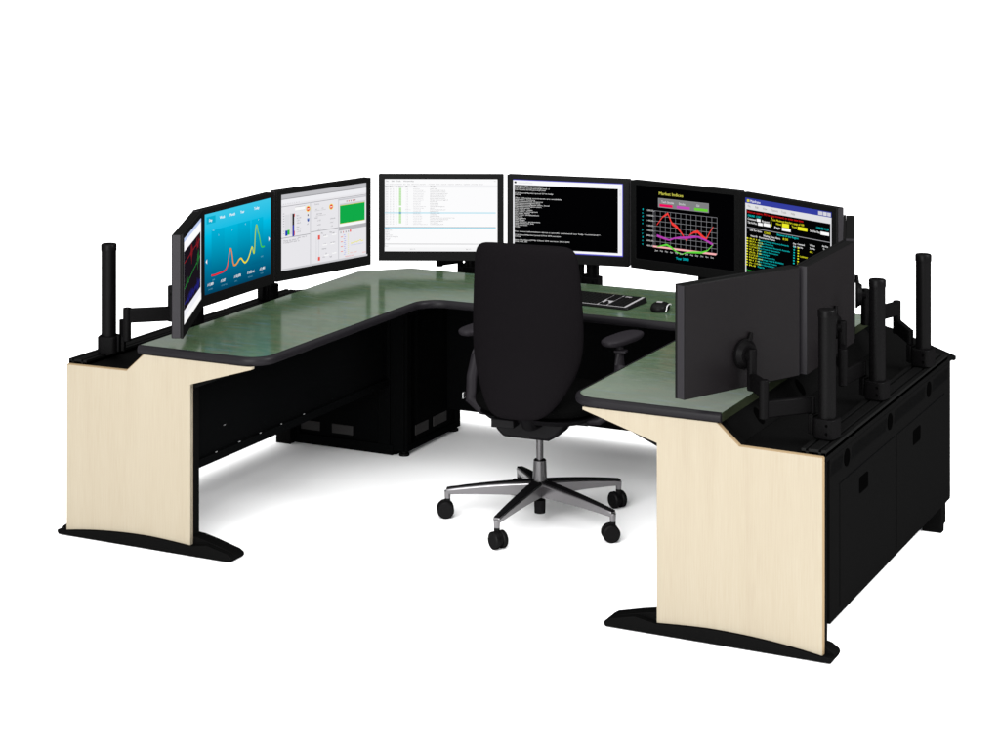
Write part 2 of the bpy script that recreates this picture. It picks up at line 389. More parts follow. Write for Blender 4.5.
def scr_day():
    s=Screen(K)
    s.grad(0,0,1,.28,(60,200,232),(0,188,228)); s.grad(0,.28,1,.62,(0,188,228),(0,125,165)); s.grad(0,.62,1,1,(0,125,165),(0,66,98))
    s.rect(.03,.04,.16,.13,(10,175,208))
    s.text(.065,.07,.034,'Day',WH,bold=.002)
    for u,t in ((.22,'Week'),(.37,'Month'),(.53,'Year'),(.74,'Today')): s.text(u,.065,.038,t,WH,bold=.0014)
    for k,(u0,u1) in enumerate(((.10,.29),(.29,.49),(.49,.68),(.70,.88))): s.grad(u0,.22,u1,.80,(0,182,220) if k%2 else (0,176,214),(0,98,134))
    for u,v,t in ((.11,.21,'12K'),(.20,.29,'9'),(.40,.27,'6'),(.60,.24,'8'),(.80,.23,'4')): s.text(u,v,.022,t,(170,225,240))
    pts=[(.10,.78),(.14,.785),(.20,.78),(.27,.775),(.31,.76),(.34,.70),(.36,.56),(.38,.50),(.40,.57),(.42,.73),(.45,.74),(.48,.72),(.51,.68),(.54,.67),(.57,.72),(.60,.75),(.64,.72),(.67,.66),(.69,.60),(.71,.56),(.73,.66),(.745,.65),(.755,.42),(.768,.31),(.782,.30),(.80,.40),(.815,.43),(.835,.53),(.85,.60),(.87,.61),(.90,.61)]
    # smooth
    for _ in range(1):
        q=[pts[0]]
        for a,b in zip(pts,pts[1:]): q+=[(.75*a[0]+.25*b[0],.75*a[1]+.25*b[1]),(.25*a[0]+.75*b[0],.25*a[1]+.75*b[1])]
        pts=q+[pts[-1]]
    cs=[]
    st=[(.1,(238,28,36)),(.31,(238,40,40)),(.36,(240,120,40)),(.45,(245,150,30)),(.56,(250,225,20)),(.68,(245,240,20)),(.78,(150,200,40)),(.86,(60,200,70)),(.91,(50,200,70))]
    for u,_ in pts:
        for (a,ca),(b,cb) in zip(st,st[1:]):
            if a<=u<=b: k=(u-a)/(b-a); cs.append(tuple(ca[i]*(1-k)+cb[i]*k for i in range(3))); break
        else: cs.append(st[0][1] if u<.1 else st[-1][1])
    s.line(pts,.020,cs)
    s.quad([(.035,.56),(.015,.59),(.035,.62)],WH); s.quad([(.965,.50),(.985,.53),(.965,.56)],WH)
    s.text(.11,.83,.018,'2 AM',(120,190,210)); s.text(.84,.72,.018,'10 PM',(120,190,210))
    for u,t,l in ((.04,'1,089','CALORIES'),(.23,'3:07','ACTIVE TIME'),(.43,'10,078','STEPS'),(.63,'3.53 mi','DISTANCE'),(.82,'3,481','TOTAL')):
        s.text(u+.02,.865,.036,t,WH,bold=.0014); s.text(u+.01,.935,.018,l,(100,165,190)); s.line([(u,.90),(u+.01,.87),(u+.012,.90)],.005,WH)
    return s
def scr_panes():
    g=(110,110,115); s=Screen((232,231,235)); s.rect(0,0,1,.055,(190,190,194)); s.rect(0,.055,1,.065,(150,150,154)); s.rect(0,.07,1,.13,(238,238,242))
    s.rect(0,.155,1,.162,(150,150,155))
    for v in (.57,): s.rect(0,v,.33,v+.008,(150,150,155))
    s.rect(.33,.55,.665,.558,(150,150,155)); s.rect(.665,.545,1,.60,(180,180,184)); s.rect(.665,.17,1,.19,(200,200,205)); s.rect(.33,.15,.34,1,(205,205,210)); s.rect(.66,.15,.67,1,(205,205,210))
    for k in range(8): s.text(.02+.025*k,.115,.018,'oi',(150,150,155))
    s.rect(.04,.27,.095,.54,(222,222,226)); s.rect(.10,.26,.145,.54,(215,215,218)); s.rect(.045,.48,.07,.55,(30,60,180)); s.rect(.07,.475,.095,.54,(60,190,60))
    for k in range(9): s.rect(.02,.25+.033*k,.034,.256+.033*k,(120,120,130))
    s.rect(.12,.26,.15,.56,(215,215,218)); s.rect(.125,.27,.145,.42,(35,30,35)); s.rect(.125,.42,.145,.57,(55,60,170)); s.rect(.145,.27,.152,.31,(220,60,50)); s.rect(.145,.5,.152,.56,(220,60,50))
    s.rect(.155,.19,.27,.235,(250,250,250)); s.rect(.155,.185,.27,.19,(150,150,150)); s.rect(.155,.235,.27,.239,(200,200,200))
    def badge(u,v):
        s.quad([(u+.026*cos(a),v+.042*sin(a)) for a in [2*pi*k/12 for k in range(12)]],(240,220,120)); s.quad([(u+.018*cos(a),v+.030*sin(a)) for a in [2*pi*k/12 for k in range(12)]],(232,50,55)); s.rect(u-.013,v-.006,u+.013,v+.006,(250,240,240))
    badge(.305,.235); badge(.575,.255)
    s.rect(.297,.305,.308,.33,(50,50,60)); s.rect(.292,.36,.318,.395,(110,140,200)); s.rect(.298,.375,.312,.405,(50,70,150)); s.text(.29,.425,.02,'off',g)
    for r in range(7): s.text(.17,.29+.033*r+(.02 if r>3 else 0),.02,['Rate','set 1.00','2.50 a','offset 0','Gain','amp 3.2','lo 0.10'][r],g)
    for r,(u,v) in enumerate(((.38,.18),(.39,.245),(.46,.24),(.40,.31),(.38,.36),(.41,.40),(.41,.46),(.41,.52),(.56,.40),(.56,.45),(.57,.50))): s.text(u,v,.02,['Control','set','run','start stop','Level','a 1.20','b 0.75','c 0.20','Channels','x out','y in'][r],g)
    s.rect(.38,.275,.44,.279,(170,170,170)); s.rect(.45,.275,.51,.279,(170,170,170)); s.rect(.39,.345,.51,.349,(170,170,170))
    s.rect(.675,.235,.98,.26,(205,205,210)); s.rect(.675,.26,.975,.50,(16,170,72)); s.rect(.675,.256,.975,.262,(215,205,80)); s.rect(.675,.50,.975,.506,(215,205,80))
    s.rect(.675,.506,.98,.545,(248,248,250))
    for k in range(5): s.quad([(.75+.025*k,.20),(.765+.025*k,.205),(.757+.025*k,.23)],(225,70,60) if k%2 else (160,120,120))
    s.text(.02,.60,.02,'Message  log  opened   at',g); s.text(.02,.625,.02,'0 Configuration  saved   ok',g); s.text(.18,.585,.018,'Status  ready  1.0',g)
    s.rect(.395,.63,.397,.93,(170,170,175)); s.rect(.415,.61,.44,.67,(232,90,80)); s.rect(.415,.90,.44,.95,(232,90,80)); s.rect(.42,.67,.428,.90,(215,215,220))
    for (u,v,t) in ((.45,.58,'Min'),(.55,.585,'Max'),(.48,.615,'0.10'),(.58,.60,'9.80'),(.48,.73,'1.25'),(.56,.725,'set 12.0'),(.46,.79,'Interval'),(.5,.86,'3.5'),(.58,.87,'off'),(.47,.90,'low'),(.55,.91,'high')): s.text(u,v,.021,t,g)
    for (u,v) in ((.48,.61),(.58,.60),(.47,.72),(.56,.72),(.49,.86),(.58,.85)): s.rect(u,v+.025,u+.05,v+.04,(250,250,250))
    for k in range(4): s.rect(.68+.03*k,.61,.687+.03*k,.635,(90,90,95) if k!=1 else (200,60,50))
    s.rect(.79,.60,.805,.635,(235,70,60))
    for k in range(11):
        v=.66+.026*k; s.rect(.715+.008*(k%2),v,.735+.008*(k%2),v+.006,(120,140,235)); s.rect(.765,v,.775,v+.008,(232,225,90))
    for k in range(4): s.rect(.68,.68+.065*k,.705,.69+.065*k,(235,130,120))
    s.line([(.80+.008*k,.79+.012*random.uniform(-1,1)-.02*k/20) for k in range(20)],.008,(235,228,80))
    s.rect(.80,.815,.955,.818,(130,150,235)); s.text(.73,.945,.02,'sampled at rate',(235,110,105)); s.text(.79,.905,.018,'input  channel',(240,150,120)); s.rect(.94,.938,.98,.946,(240,170,165))
    s.rect(0,.975,1,1,(205,205,209)); return s
def scr_table():
    g=(120,118,122); g2=(178,176,180); d=(70,70,75); s=Screen(WH)
    for u,t in ((.01,'File'),(.06,'Edit'),(.105,'Tools'),(.165,'Window Help')): s.text(u,.018,.020,t,(90,90,95))
    s.text(.965,.016,.02,'- x',g); s.text(.01,.062,.016,'All  entries  shown  for  the  selected  period  -  refresh  filter  search  export  columns  options  priority  level',g2,.86)
    s.rect(0,.085,1,.118,(242,242,244))
    for u,t in ((.005,'Date Time'),(.095,'Src'),(.125,'Status'),(.187,'Pri'),(.255,'Class'),(.405,'Details')): s.text(u,.094,.019,t,(60,60,65),bold=.001)
    nm=['event.log','Connection.manager','Connection.monitor.sys','System.queue.local','System.queue.remote','System.queue.main','System.queue.list','Connection.queue.x','service.stop','service.run','process.end','Connection.message.node','Connection.message','monitor.task','message.node','active.item','service.start','process.handler','Connection.scan','session.local','session.remote','session.queue','application.manager.process']
    dt=['start up','Connection table reset ok','Connection lost to remote','Channel reset by peer at host','System reached the limit of','Queue has been opened now','Queue item was processed','Message received and logged ok','memory low','entry added','event saved','received acknowledgement','done','monitor has new state now','updated item','Selected entry','completed','started ok now','Message received from service handler node','queue has been emptied by host','session was accepted','new session','connection was closed']
    for r in range(23):
        v=.128+.0222*r
        if r==15: s.rect(0,v-.003,.985,v+.013,(186,228,242))
        for u,w in ((.008,.022),(.044,.012),(.070,.012),(.104,.004)): s.text(u,v,.012,'04',g2,w)
        if r not in (11,22): s.rect(.127,v-.004,.148,v+.016,(186,228,168) if r!=15 else (60,150,190))
        s.text(.187,v,.011,'1.0',g2,.02)
        if r==13: s.text(.18,v,.011,'wait now',g2,.05)
        s.text(.253,v,.0125,nm[r],g2 if r!=15 else (40,80,120),.004*len(nm[r])+.02)
        s.text(.402,v,.0125,dt[r],g if r!=15 else (40,80,120),.0047*len(dt[r])+.02)
    s.rect(0,.662,.985,.668,(150,150,152)); s.rect(0,.668,.985,.684,(176,224,240)); s.text(.005,.669,.014,'Message',(30,100,150))
    for k,t in enumerate(('Details of the','entry at','Selected','Class of queue','code 0 in the message list','type none','at 10.40')): s.text(.006,.700+.0225*k,.0135,t,g)
    s.rect(0,.895,.985,.902,(165,165,167)); s.text(.005,.92,.014,'Ready',(110,110,115)); s.rect(0,.945,1,1,(246,246,247))
    s.text(.225,.963,.012,'Entries 120',g); s.text(.72,.963,.012,'Page 1 of 3',g); return s
def scr_term():
    s=Screen(K); s.rect(0,0,1,1,(92,88,205)); s.rect(0,.010,.993,.986,(250,250,253)); s.rect(.012,.075,.955,.955,(2,2,3))
    s.rect(.962,.08,.988,.95,(238,238,242)); s.text(.968,.10,.02,'^',(150,150,160)); s.rect(.968,.13,.982,.17,(225,225,230))
    s.quad([(.022+.011*cos(a),.04+.015*sin(a)) for a in [2*pi*k/10 for k in range(10)]],(40,40,45)); s.text(.045,.03,.022,'Command Prompt',(205,205,212))
    s.text(.84,.03,.02,'_    o    x',(195,195,205))
    L=['C:\\Users\\Martin>jcmd','5716 sun.tools.jcmd.JCmd -l','5572 sun.tools.jcmd.JCmd','','C:\\Users\\Martin>jcmd 5716 help','5716:','','The following commands are available:','VM.native_memory','VM.commercial_features','ManagementAgent.stop','ManagementAgent.start_local','ManagementAgent.start','Thread.print','GC.class_stats','GC.class_histogram','GC.heap_dump','GC.run_finalization','GC.run','VM.uptime','VM.flags','VM.system_properties','VM.command_line','VM.version','help','','','For more information about a specific command use \'help <command>\'.','','C:\\Users\\Martin>jcmd 5716 VM.version','5716:','','Java HotSpot(TM) Client VM version 25.5-b02','JDK 8.0_05']
    for k,t in enumerate(L):
        if t: s.text(.016,.085+.0232*k,.0165,t,(235,235,235),.0117*len(t),bold=.0008)
    return s
def scr_market():
    s=Screen((2,2,3)); s.text(.235,.058,.042,'Market Indices',(225,222,90),.25,bold=.0008)
    s.rect(.23,.145,.745,.27,(150,150,152)); s.rect(.235,.15,.74,.265,(128,128,130))
    for u,t,c in ((.243,'Tech Stocks',(236,10,92)),(.42,'Stocks',(196,76,184)),(.60,'Oil',(104,208,52))): s.rect(u,.222,u+.135,.258,c); s.text(u+.02,.175,.032,t,(235,235,240))
    x0,x1,y0,y1=.20,.83,.32,.805
    gc=(150,150,155)
    for k in range(13): u=x0+(x1-x0)*k/12; s.rect(u-.0013,y0,u+.0013,y1,gc)
    for k in range(8): v=y0+(y1-y0)*k/7; s.rect(x0,v-.0022,x1,v+.0022,gc)
    s.line([(x0,y0),(x0-.018,y0+.02),(x0-.018,y1-.005),(x0,y1)],.006,gc)
    for k in range(8): s.line([(x0,y0+(y1-y0)*k/7),(x0-.018,y0+(y1-y0)*k/7+.01)],.005,gc)
    for k in range(8): s.text(.115,.312+.0685*k,.022,'%d.00'%(1800-200*k),(225,225,225),.07)
    for k,ch in enumerate('Index Price'): 
        if ch!=' ': s.text(.065,.305+.047*k,.026,ch,(0,200,205),.014)
    s.quad([(x0-.02,y1-.012),(x1+.002,y1-.012),(x1-.01,y1+.015),(x0-.02,y1+.012)],(252,180,182))
    def ser(pts,ws,col):
        n=len(pts)-1; W_=lambda i: ws[0]+(ws[1]-ws[0])*(.5-.5*cos(4*pi*i/n))
        P_=[(u,.32+(v-.32)*.9) for u,v in pts]
        for i in range(n):
            a,b=P_[i],P_[i+1]; w0,w1=W_(i),W_(i+1)
            s.quad([(a[0],a[1]-w0/2),(b[0],b[1]-w1/2),(b[0],b[1]+w1/2),(a[0],a[1]+w0/2)],col)
    ser([(.222,.53),(.28,.40),(.335,.34),(.375,.48),(.43,.53),(.47,.60),(.525,.71),(.565,.61),(.60,.575),(.64,.56),(.685,.62),(.725,.66),(.76,.55),(.795,.46)],(.014,.042),(244,60,56))
    ser([(.222,.69),(.30,.72),(.35,.735),(.40,.70),(.46,.68),(.52,.67),(.58,.65),(.64,.635),(.70,.66),(.75,.69),(.795,.725)],(.034,.022),(180,62,176))
    ser([(.222,.86),(.27,.835),(.325,.81),(.37,.84),(.43,.90),(.48,.925),(.53,.885),(.60,.87),(.68,.86),(.74,.82),(.795,.72)],(.010,.030),(96,214,62))
    for k,t in enumerate('Jan Feb Mar Apr May Jun Jul Aug Sep Oct Nov Dec'.split()): s.text(.205+.0515*k,.842,.022,t,(225,225,225),.030)
    s.text(.42,.905,.034,'Year 2000',(0,196,204),.13,bold=.0014); return s
def scr_main():
    Y=(238,236,40); Cc=(20,200,200); s=Screen((3,3,4)); s.rect(0,0,1,1,(225,225,228)); s.rect(.012,.15,.985,.985,(3,3,4))
    s.rect(0,0,1,.07,(52,62,160)); s.rect(.02,.02,.05,.055,(220,215,60)); s.text(.06,.018,.036,'Mainframe',(235,235,250),.12,bold=.0015)
    s.rect(.85,.012,.90,.06,(205,205,215)); s.rect(.905,.012,.945,.06,(215,215,222)); s.rect(.95,.012,.99,.06,(205,205,215))
    for u,t in ((.03,'File'),(.12,'Edit'),(.21,'View'),(.31,'Options'),(.43,'Tools'),(.54,'Help')): s.text(u,.09,.03,t,(120,118,115))
    T=lambda u,v,t,c,w=None,h=.027: s.text(u,v,h,t,c,w,bold=.001)
    T(.02,.165,'Select an option, PF3 to page forward, or enter new item',(225,25,28),.66)
    T(.03,.212,'ONLINE  1.2507',Cc,.16); T(.03,.255,'Command',WH,.10); s.rect(.14,.25,.185,.287,WH); T(.20,.255,'Request',WH,.09)
    T(.03,.302,'Tab Vol Pos',WH,.11); s.rect(.155,.297,.21,.334,WH); s.rect(.22,.29,.30,.33,WH)
    T(.33,.212,'List Maximum limit for a page of 100',Y,.36); T(.37,.255,'Next',Y,.06); s.rect(.44,.248,.52,.30,Y); T(.55,.255,'Text',Y,.06); s.rect(.62,.255,.73,.30,Y); s.line([(.32,.20),(.31,.25),(.32,.31)],.008,Y)
    T(.35,.305,'Page',WH,.07); s.rect(.44,.305,.54,.345,WH); T(.76,.265,'Send Rec Req',WH,.11); T(.83,.212,'12/06/00 11:29',Cc,.14); s.rect(.88,.265,.975,.305,WH)
    s.rect(.012,.378,.985,.386,(160,160,165))
    T(.06,.395,'List for Item',WH,.14); T(.23,.40,'CODES',Y,.07); T(.38,.392,'Showed of the Region',Cc,.25); T(.22,.44,'Waiting Time Here:',WH,.2); T(.45,.435,'8:20',Y,.06)
    T(.07,.475,'Next ID',WH,.08,.022); T(.17,.475,'Destination Name',WH,.19,.022)
    T(.57,.47,'Day',WH,.035,.022); T(.62,.465,'Command',WH,.08,.022); T(.62,.505,'Set No',WH,.06,.022); T(.57,.505,'Cnt',WH,.035,.022); T(.76,.45,'Value',WH,.06,.022); T(.76,.49,'Set No',WH,.06,.022); T(.90,.43,'Any Due',WH,.065,.022); T(.91,.47,'Times',WH,.05,.022)
    nm=['General Change Directory Remarks','Human Party Line','Project Demand Research Australia','Data Control Operations','The Office Expression','Local Budget','Annual Account Use','Sale Energy retail & BOARDS','New Training Project','Union General Store - Holidays','Regards']
    for r in range(11):
        v=.515+.034*r
        s.rect(.022,v+.003,.044,v+.019,Y); T(.058,v,['R214','B71-C2','X0.25','CODE','K1-77','A0.18','D22','MAX-04','B114','A-10E','R4'][r],Y,.02*len(['R214','B71-C2','X0.25','CODE','K1-77','A0.18','D22','MAX-04','B114','A-10E','R4'][r])**.6*.055/.02,.021)
        T(.165,v,nm[r],Cc,.0112*len(nm[r]),.019); s.rect(.578,v+.002,.594,v+.018,Cc) if r!=7 else None
        s.rect(.625,v+.002,.642,v+.018,Y)
        if r in (0,4): T(.76,v+.02,'EE.',Y,.04,.02)
        if r==3: T(.65,v,'COMPANY',Y,.09,.020)
    T(.19,.945-.03,'Destination:',WH,.16); T(.38,.915,'1',Y,.02); T(.46,.91,'Up.',WH,.05)
    T(.03,.955-.03,'Command==>',(30,200,50),.13); T(.10,.955,'Help  1',Cc,.12); return s

# ------------------------------------------------------------------ monitors
OW,OH,BT,BB,BS=.548,.378,.020,.043,.027
GM='flat monitors standing in an arc round the desk'
def monitor(cx,cy,ang,label,paint):
    t=thing('monitor',label,'monitor',(cx,cy,.785),R(ang),GM)
    # local: x to the viewer's right, y into the monitor, z up; front face at y=0
    m=MB(); w=OW/2
    o=[(-w,0),(w,0),(w,OH),(-w,OH)]; i=[(-w+BS,BB),(w-BS,BB),(w-BS,OH-BT),(-w+BS,OH-BT)]
    vs=[(x,0,z) for x,z in o]+[(x,0,z) for x,z in i]+[(x,.004,z) for x,z in i]+[(x,.009,z) for x,z in o]
    fs=[]
    for k in range(4):
        j=(k+1)%4; fs+=[(k,j,4+j,4+k),(4+k,4+j,8+j,8+k),(k,12+k,12+j,j)]
    fs.append((12,13,14,15)); m.add(vs,fs); fr=m.build('bezel',BEZEL,t,bevel=.0012)
    m=MB(); m.box(-w+.001,w-.001,.0095,.0410,.001,OH-.001); m.build('body_shell',BEZEL,t,bevel=.002)
    for sx in (-1,1):
        m=MB(); m.box(*sorted((sx*(w-.0012),sx*(w+.0006))),.0105,.0400,.003,OH-.003); m.build('lit_side',SIDE,t,bevel=.0005)  # same plastic as the shell, strips added paler as if lit from the front
    m=MB(); m.box(-w+.0035,w-.0035,.0412,.043,.0035,OH-.0035); m.build('back_cover',BACKP,t,bevel=.001)
    if paint: paint().build(t)
    else:
        s=Screen((14,16,20)); s.build(t)
    return t
MON=[ (.437,.235,117,'side monitor nearest the left end panel, almost edge on, showing red and green waveforms',scr_wave),
 (.292,.765,91.2,'monitor with a bright blue screen and a rainbow coloured line graph',scr_day),
 (.351,1.335,74.3,'monitor showing pale grey control panes with a solid green block',scr_panes),
 (.655,1.814,25.5,'monitor showing a white event table with a green column, left of the chair back',scr_table),
 (1.183,1.990,9.5,'monitor showing a black command window of white text, behind the chair back',scr_term),
 (1.732,1.971,-12.1,'monitor showing the Market Indices chart on black',scr_market),
 (2.252,1.772,-27.4,'monitor showing yellow and cyan mainframe text under a blue title bar',scr_main),
 (2.640,1.262,-73.4,'monitor at the right rear corner seen exactly edge on, farthest back of the right wing',None),
 (2.732,.680,-89.5,'right wing monitor seen from its dark back, between the nearest and the edge on one',None),
 (2.607,.160,-114.7,'nearest monitor, on the right wing, its whole dark back turned to the viewer',None)]
mons=[monitor(*a) for a in MON]
for q in mons[7:]: q.scale.z=.965; q.location.z=.793
mons[9].scale.x=.972

# ------------------------------------------------------------------ monitor arms on poles
GA='black monitor arms clamped on poles along the rail'
def arm(px,py,ex,ey,mi,label,face=0,z1=.757,z2=.822,zd=.905,ztop=1.069):
    cx,cy,ang=MON[mi][:3]; a=R(ang); bx_,by_=-sin(a),cos(a)     # into the monitor = towards its back
    bx,by=cx+bx_*.0435,cy+by_*.0435
    hx,hy=cx+bx_*.080,cy+by_*.080
    jx,jy=px-.053*cos(face),py-.053*sin(face)
    t=thing('pole_mount',label,'pole mount',(px,py,.65),0,GA); of=(px,py,.65)
    m=MB(); m.cyl((px,py,.652),(px,py,ztop-.026),.028,32); po=m.build('pole',POLE,t,off=of,smooth=True)
    m=MB(); m.tube([(px,py,ztop-.0255),(px,py,ztop-.004),(px,py,ztop)],[.0298,.0298,.027],32); m.build('cap',POLE,po,off=of,smooth=True)
    Rz=Matrix.Translation((px,py,0))@Matrix.Rotation(face,4,'Z')
    m=MB(); ring=fillet([(-.037,-.037),(.037,-.037),(.037,.037),(-.037,.037)],[.018]*4,n=5)
    pts=[Rz@Vector((x,y,0)) for x,y in ring]; m.prism([(p.x,p.y) for p in pts],.6585,.722,'z')
    cl=m.build('clamp',ARM,t,off=of,bevel=.003)
    m=MB(); m.box(-.048,-.0375,-.026,.026,.664,.728,Rz); m.box(-.064,-.0485,-.012,.012,.664,.7285,Rz); m.build('clamp_jaw',ARM,cl,off=of,bevel=.003)
    for z in (.678,.704):
        m=MB(); m.cyl(Rz@Vector((.016,-.0345,z)),Rz@Vector((.016,-.0385,z)),.0045,12); m.build('clamp_screw',SLOT,cl,off=of)
    def link(p,q,z,h,w,name,mat=ARM):
        d=Vector((q[0]-p[0],q[1]-p[1],0)); L=d.length; d.normalize(); ang=math.atan2(d.y,d.x)
        M=Matrix.Translation((p[0],p[1],z))@Matrix.Rotation(ang,4,'Z')
        m=MB(); m.box(-.008,L+.008,-w/2,w/2,-h/2,h/2,M); return m.build(name,mat,t,off=of,bevel=.005)
    m=MB(); m.cyl((jx,jy,.7285),(jx,jy,z1+.026),.0125,20); m.build('pivot_pin',ARM,t,off=of,bevel=.002,smooth=True)
    link((jx,jy),(ex,ey),z1,.054,.022,'lower_link')
    m=MB(); m.cyl((ex,ey,z1-.030),(ex,ey,z2+.030),.0155,24); m.build('elbow',ARM,t,off=of,bevel=.003,smooth=True)
    link((ex,ey),(hx,hy),z2,.054,.024,'upper_link')
    m=MB(); m.cyl((hx,hy,z2-.030),(hx,hy,zd+.022),.0155,24); hd=m.build('head_pivot',ARM,t,off=of,bevel=.003,smooth=True)
    # tilting head and disc
    m=MB(); n=Vector((bx_,by_,0)); B=Vector((bx,by,zd))
    m.tube([B+n*.001,B+n*.010],[.050,.050],32); m.tube([B+n*.010,B+n*.026],[.046,.036],32); m.tube([B+n*.026,B+n*.040],[.020,.020],20)
    m.tube([B+n*.006+Vector((0,0,.04))+Vector((by_,-bx_,0))*-.02,B+n*.006+Vector((0,0,.066))+Vector((by_,-bx_,0))*-.03],[.010,.006],12)
    m.build('mounting_disc',ARM,hd,off=of,smooth=True)
    return t
X9=2.918
arm(.101,.165, .239,.092, 0,'arm on the tall black pole at the left end, beside the waveform monitor',face=R(200))
arm(.085,.744,.10,.90, 1,'arm behind the bright blue line graph monitor, its foot showing beneath',face=R(90))
arm(.085,1.309,.13,1.45, 2,'arm behind the grey pane monitor, its foot showing beneath the blue screen corner',face=R(90))
arm(.665,2.083,.56,1.98, 3,'arm under the white event table monitor, partly behind the chair back',face=0)
arm(1.262,2.083,1.15,2.15, 4,'arm under the command window monitor, right of the chair back',face=0)
arm(1.865,2.083,1.75,2.13, 5,'arm under the Market Indices monitor, above the mouse',face=0)
arm(2.36,2.083,2.42,1.98, 6,'arm hidden behind the blue title bar monitor',face=0)
arm(X9+.012,1.309,2.78,1.492, 7,'arm on the farthest of the three right poles, holding the edge on monitor',face=R(-10))
arm(X9,.744,2.844,.586, 8,'arm on the middle pole of the right rail, holding the middle back turned monitor',face=R(-10))
arm(X9,.170,2.749,.044, 9,'arm on the nearest pole of the right rail, holding the nearest monitor',face=R(-10))

# ------------------------------------------------------------------ chair
CX,CY,YAW=1.547,.93,R(6)
ch=thing('office_chair','high backed black fabric office chair on a polished five star base','office chair',(CX,CY,0),YAW)
def sup(hw,hd,y0,x0,z,curve=0,n=40,e=2.6,tilt=0):
    r=[]
    for k in range(n):
        a=2*pi*k/n; c,s_=cos(a),sin(a)
        x=hw*abs(c)**(2/e)*(1 if c>=0 else -1); y=hd*abs(s_)**(2/e)*(1 if s_>=0 else -1)
        r.append((x0+x,y0+y+curve*(x/.2)**2,z))
    return r
prof=[(.452,.046,.008),(.456,.080,.018),(.466,.106,.026),(.484,.128,.032),(.512,.150,.036),(.55,.173,.040),(.60,.196,.043),(.66,.214,.044),(.72,.220,.044),(.80,.219,.042),(.88,.216,.040),(.96,.211,.037),(1.02,.206,.034),(1.052,.200,.030),(1.071,.190,.025),(1.082,.172,.018),(1.088,.150,.008)]
def by(z): # spine curve, forward at the lumbar
    return -.172-(.105*((.70-z)/.26)**2 if z<.70 else .02*((z-.70)/.38)**2)
m=MB(); m.loft([sup(w,h,by(z),0,z,curve=.030) for z,w,h in prof])
m.build('backrest',FAB,ch,smooth=True,sub=1,angle=180)
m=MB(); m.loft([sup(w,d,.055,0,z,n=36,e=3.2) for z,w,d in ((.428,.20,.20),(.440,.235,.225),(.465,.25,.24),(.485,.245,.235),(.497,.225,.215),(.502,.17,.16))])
m.build('seat',FAB_SHADED,ch,smooth=True,sub=1,angle=180)
m=MB(); m.loft([sup(w,d,.05,0,z,n=32,e=3.5) for z,w,d in ((.405,.20,.19),(.427,.225,.215))]); m.build('seat_shell',CHP,ch,smooth=True)
m=MB(); m.prism([(-.16,.352),(-.13,.325),(.05,.322),(.09,.345),(.13,.405),(-.17,.405)],-.055,.075,'y')
m.build('tilt_mechanism',CHP,ch,bevel=.012,seg=3)
m=MB(); m.box(-.125,-.035,-.20,-.13,.398,.430); m.build('tension_box',CHP,ch,bevel=.004); m=MB(); m.box(.075,.20,-.02,.03,.385,.402); m.build('height_lever',CHP,ch,bevel=.004)
m=MB(); m.tube([(0,-.04,.385),(0,-.12,.392),(0,-.165,.44),(0,-.17,.50)],[.03,.03,.026,.02],16,flat=.6); m.build('back_bracket',CHP,ch,smooth=True)
for s in (-1,1):
    m=MB(); m.tube([(s*.16,.0,.40),(s*.235,.0,.405),(s*.288,.015,.44),(s*.297,.05,.52),(s*.292,.085,.60),(s*.284,.11,.680)],[.018,.020,.022,.021,.020,.019],16,flat=.8)
    ar=m.build('armrest_post',PAD,ch,smooth=True)
    m=MB(); m.loft([[(s*.290+x*.975+y*.22,.130+y*.975-x*.22,z+.014) for x,y,_ in sup(w,l,0,0,0,n=36,e=2.7)] for z,w,l in ((.664,.032,.105),(.668,.043,.122),(.680,.049,.130),(.689,.047,.128),(.695,.039,.118))])
    m.build('arm_pad',PAD,ar,smooth=True,sub=1,angle=180)
    m=MB(); m.box(s*.284-.012,s*.284+.035,.07,.105,.650,.660); m.build('arm_lever',PAD,ar,bevel=.003)
m=MB(); m.box(-.314,-.308,-.012,.012,.445,.470); m.build('arm_bolt',STEEL,ch,bevel=.004)
m=MB(); m.cyl((0,0,.235),(0,0,.335),.0135); m.build('gas_lift',ALUD,ch,smooth=True)
m=MB(); m.tube([(0,0,.10),(0,0,.15),(0,0,.236),(0,0,.240)],[.032,.028,.0245,.020],28); m.build('lift_housing',ALUD,ch,smooth=True)
m=MB(); m.tube([(0,0,.036),(0,0,.085)],[.021,.022],24); m.build('hub_cap',CHP,ch,smooth=True)
angs=[197,269,344,56,128]
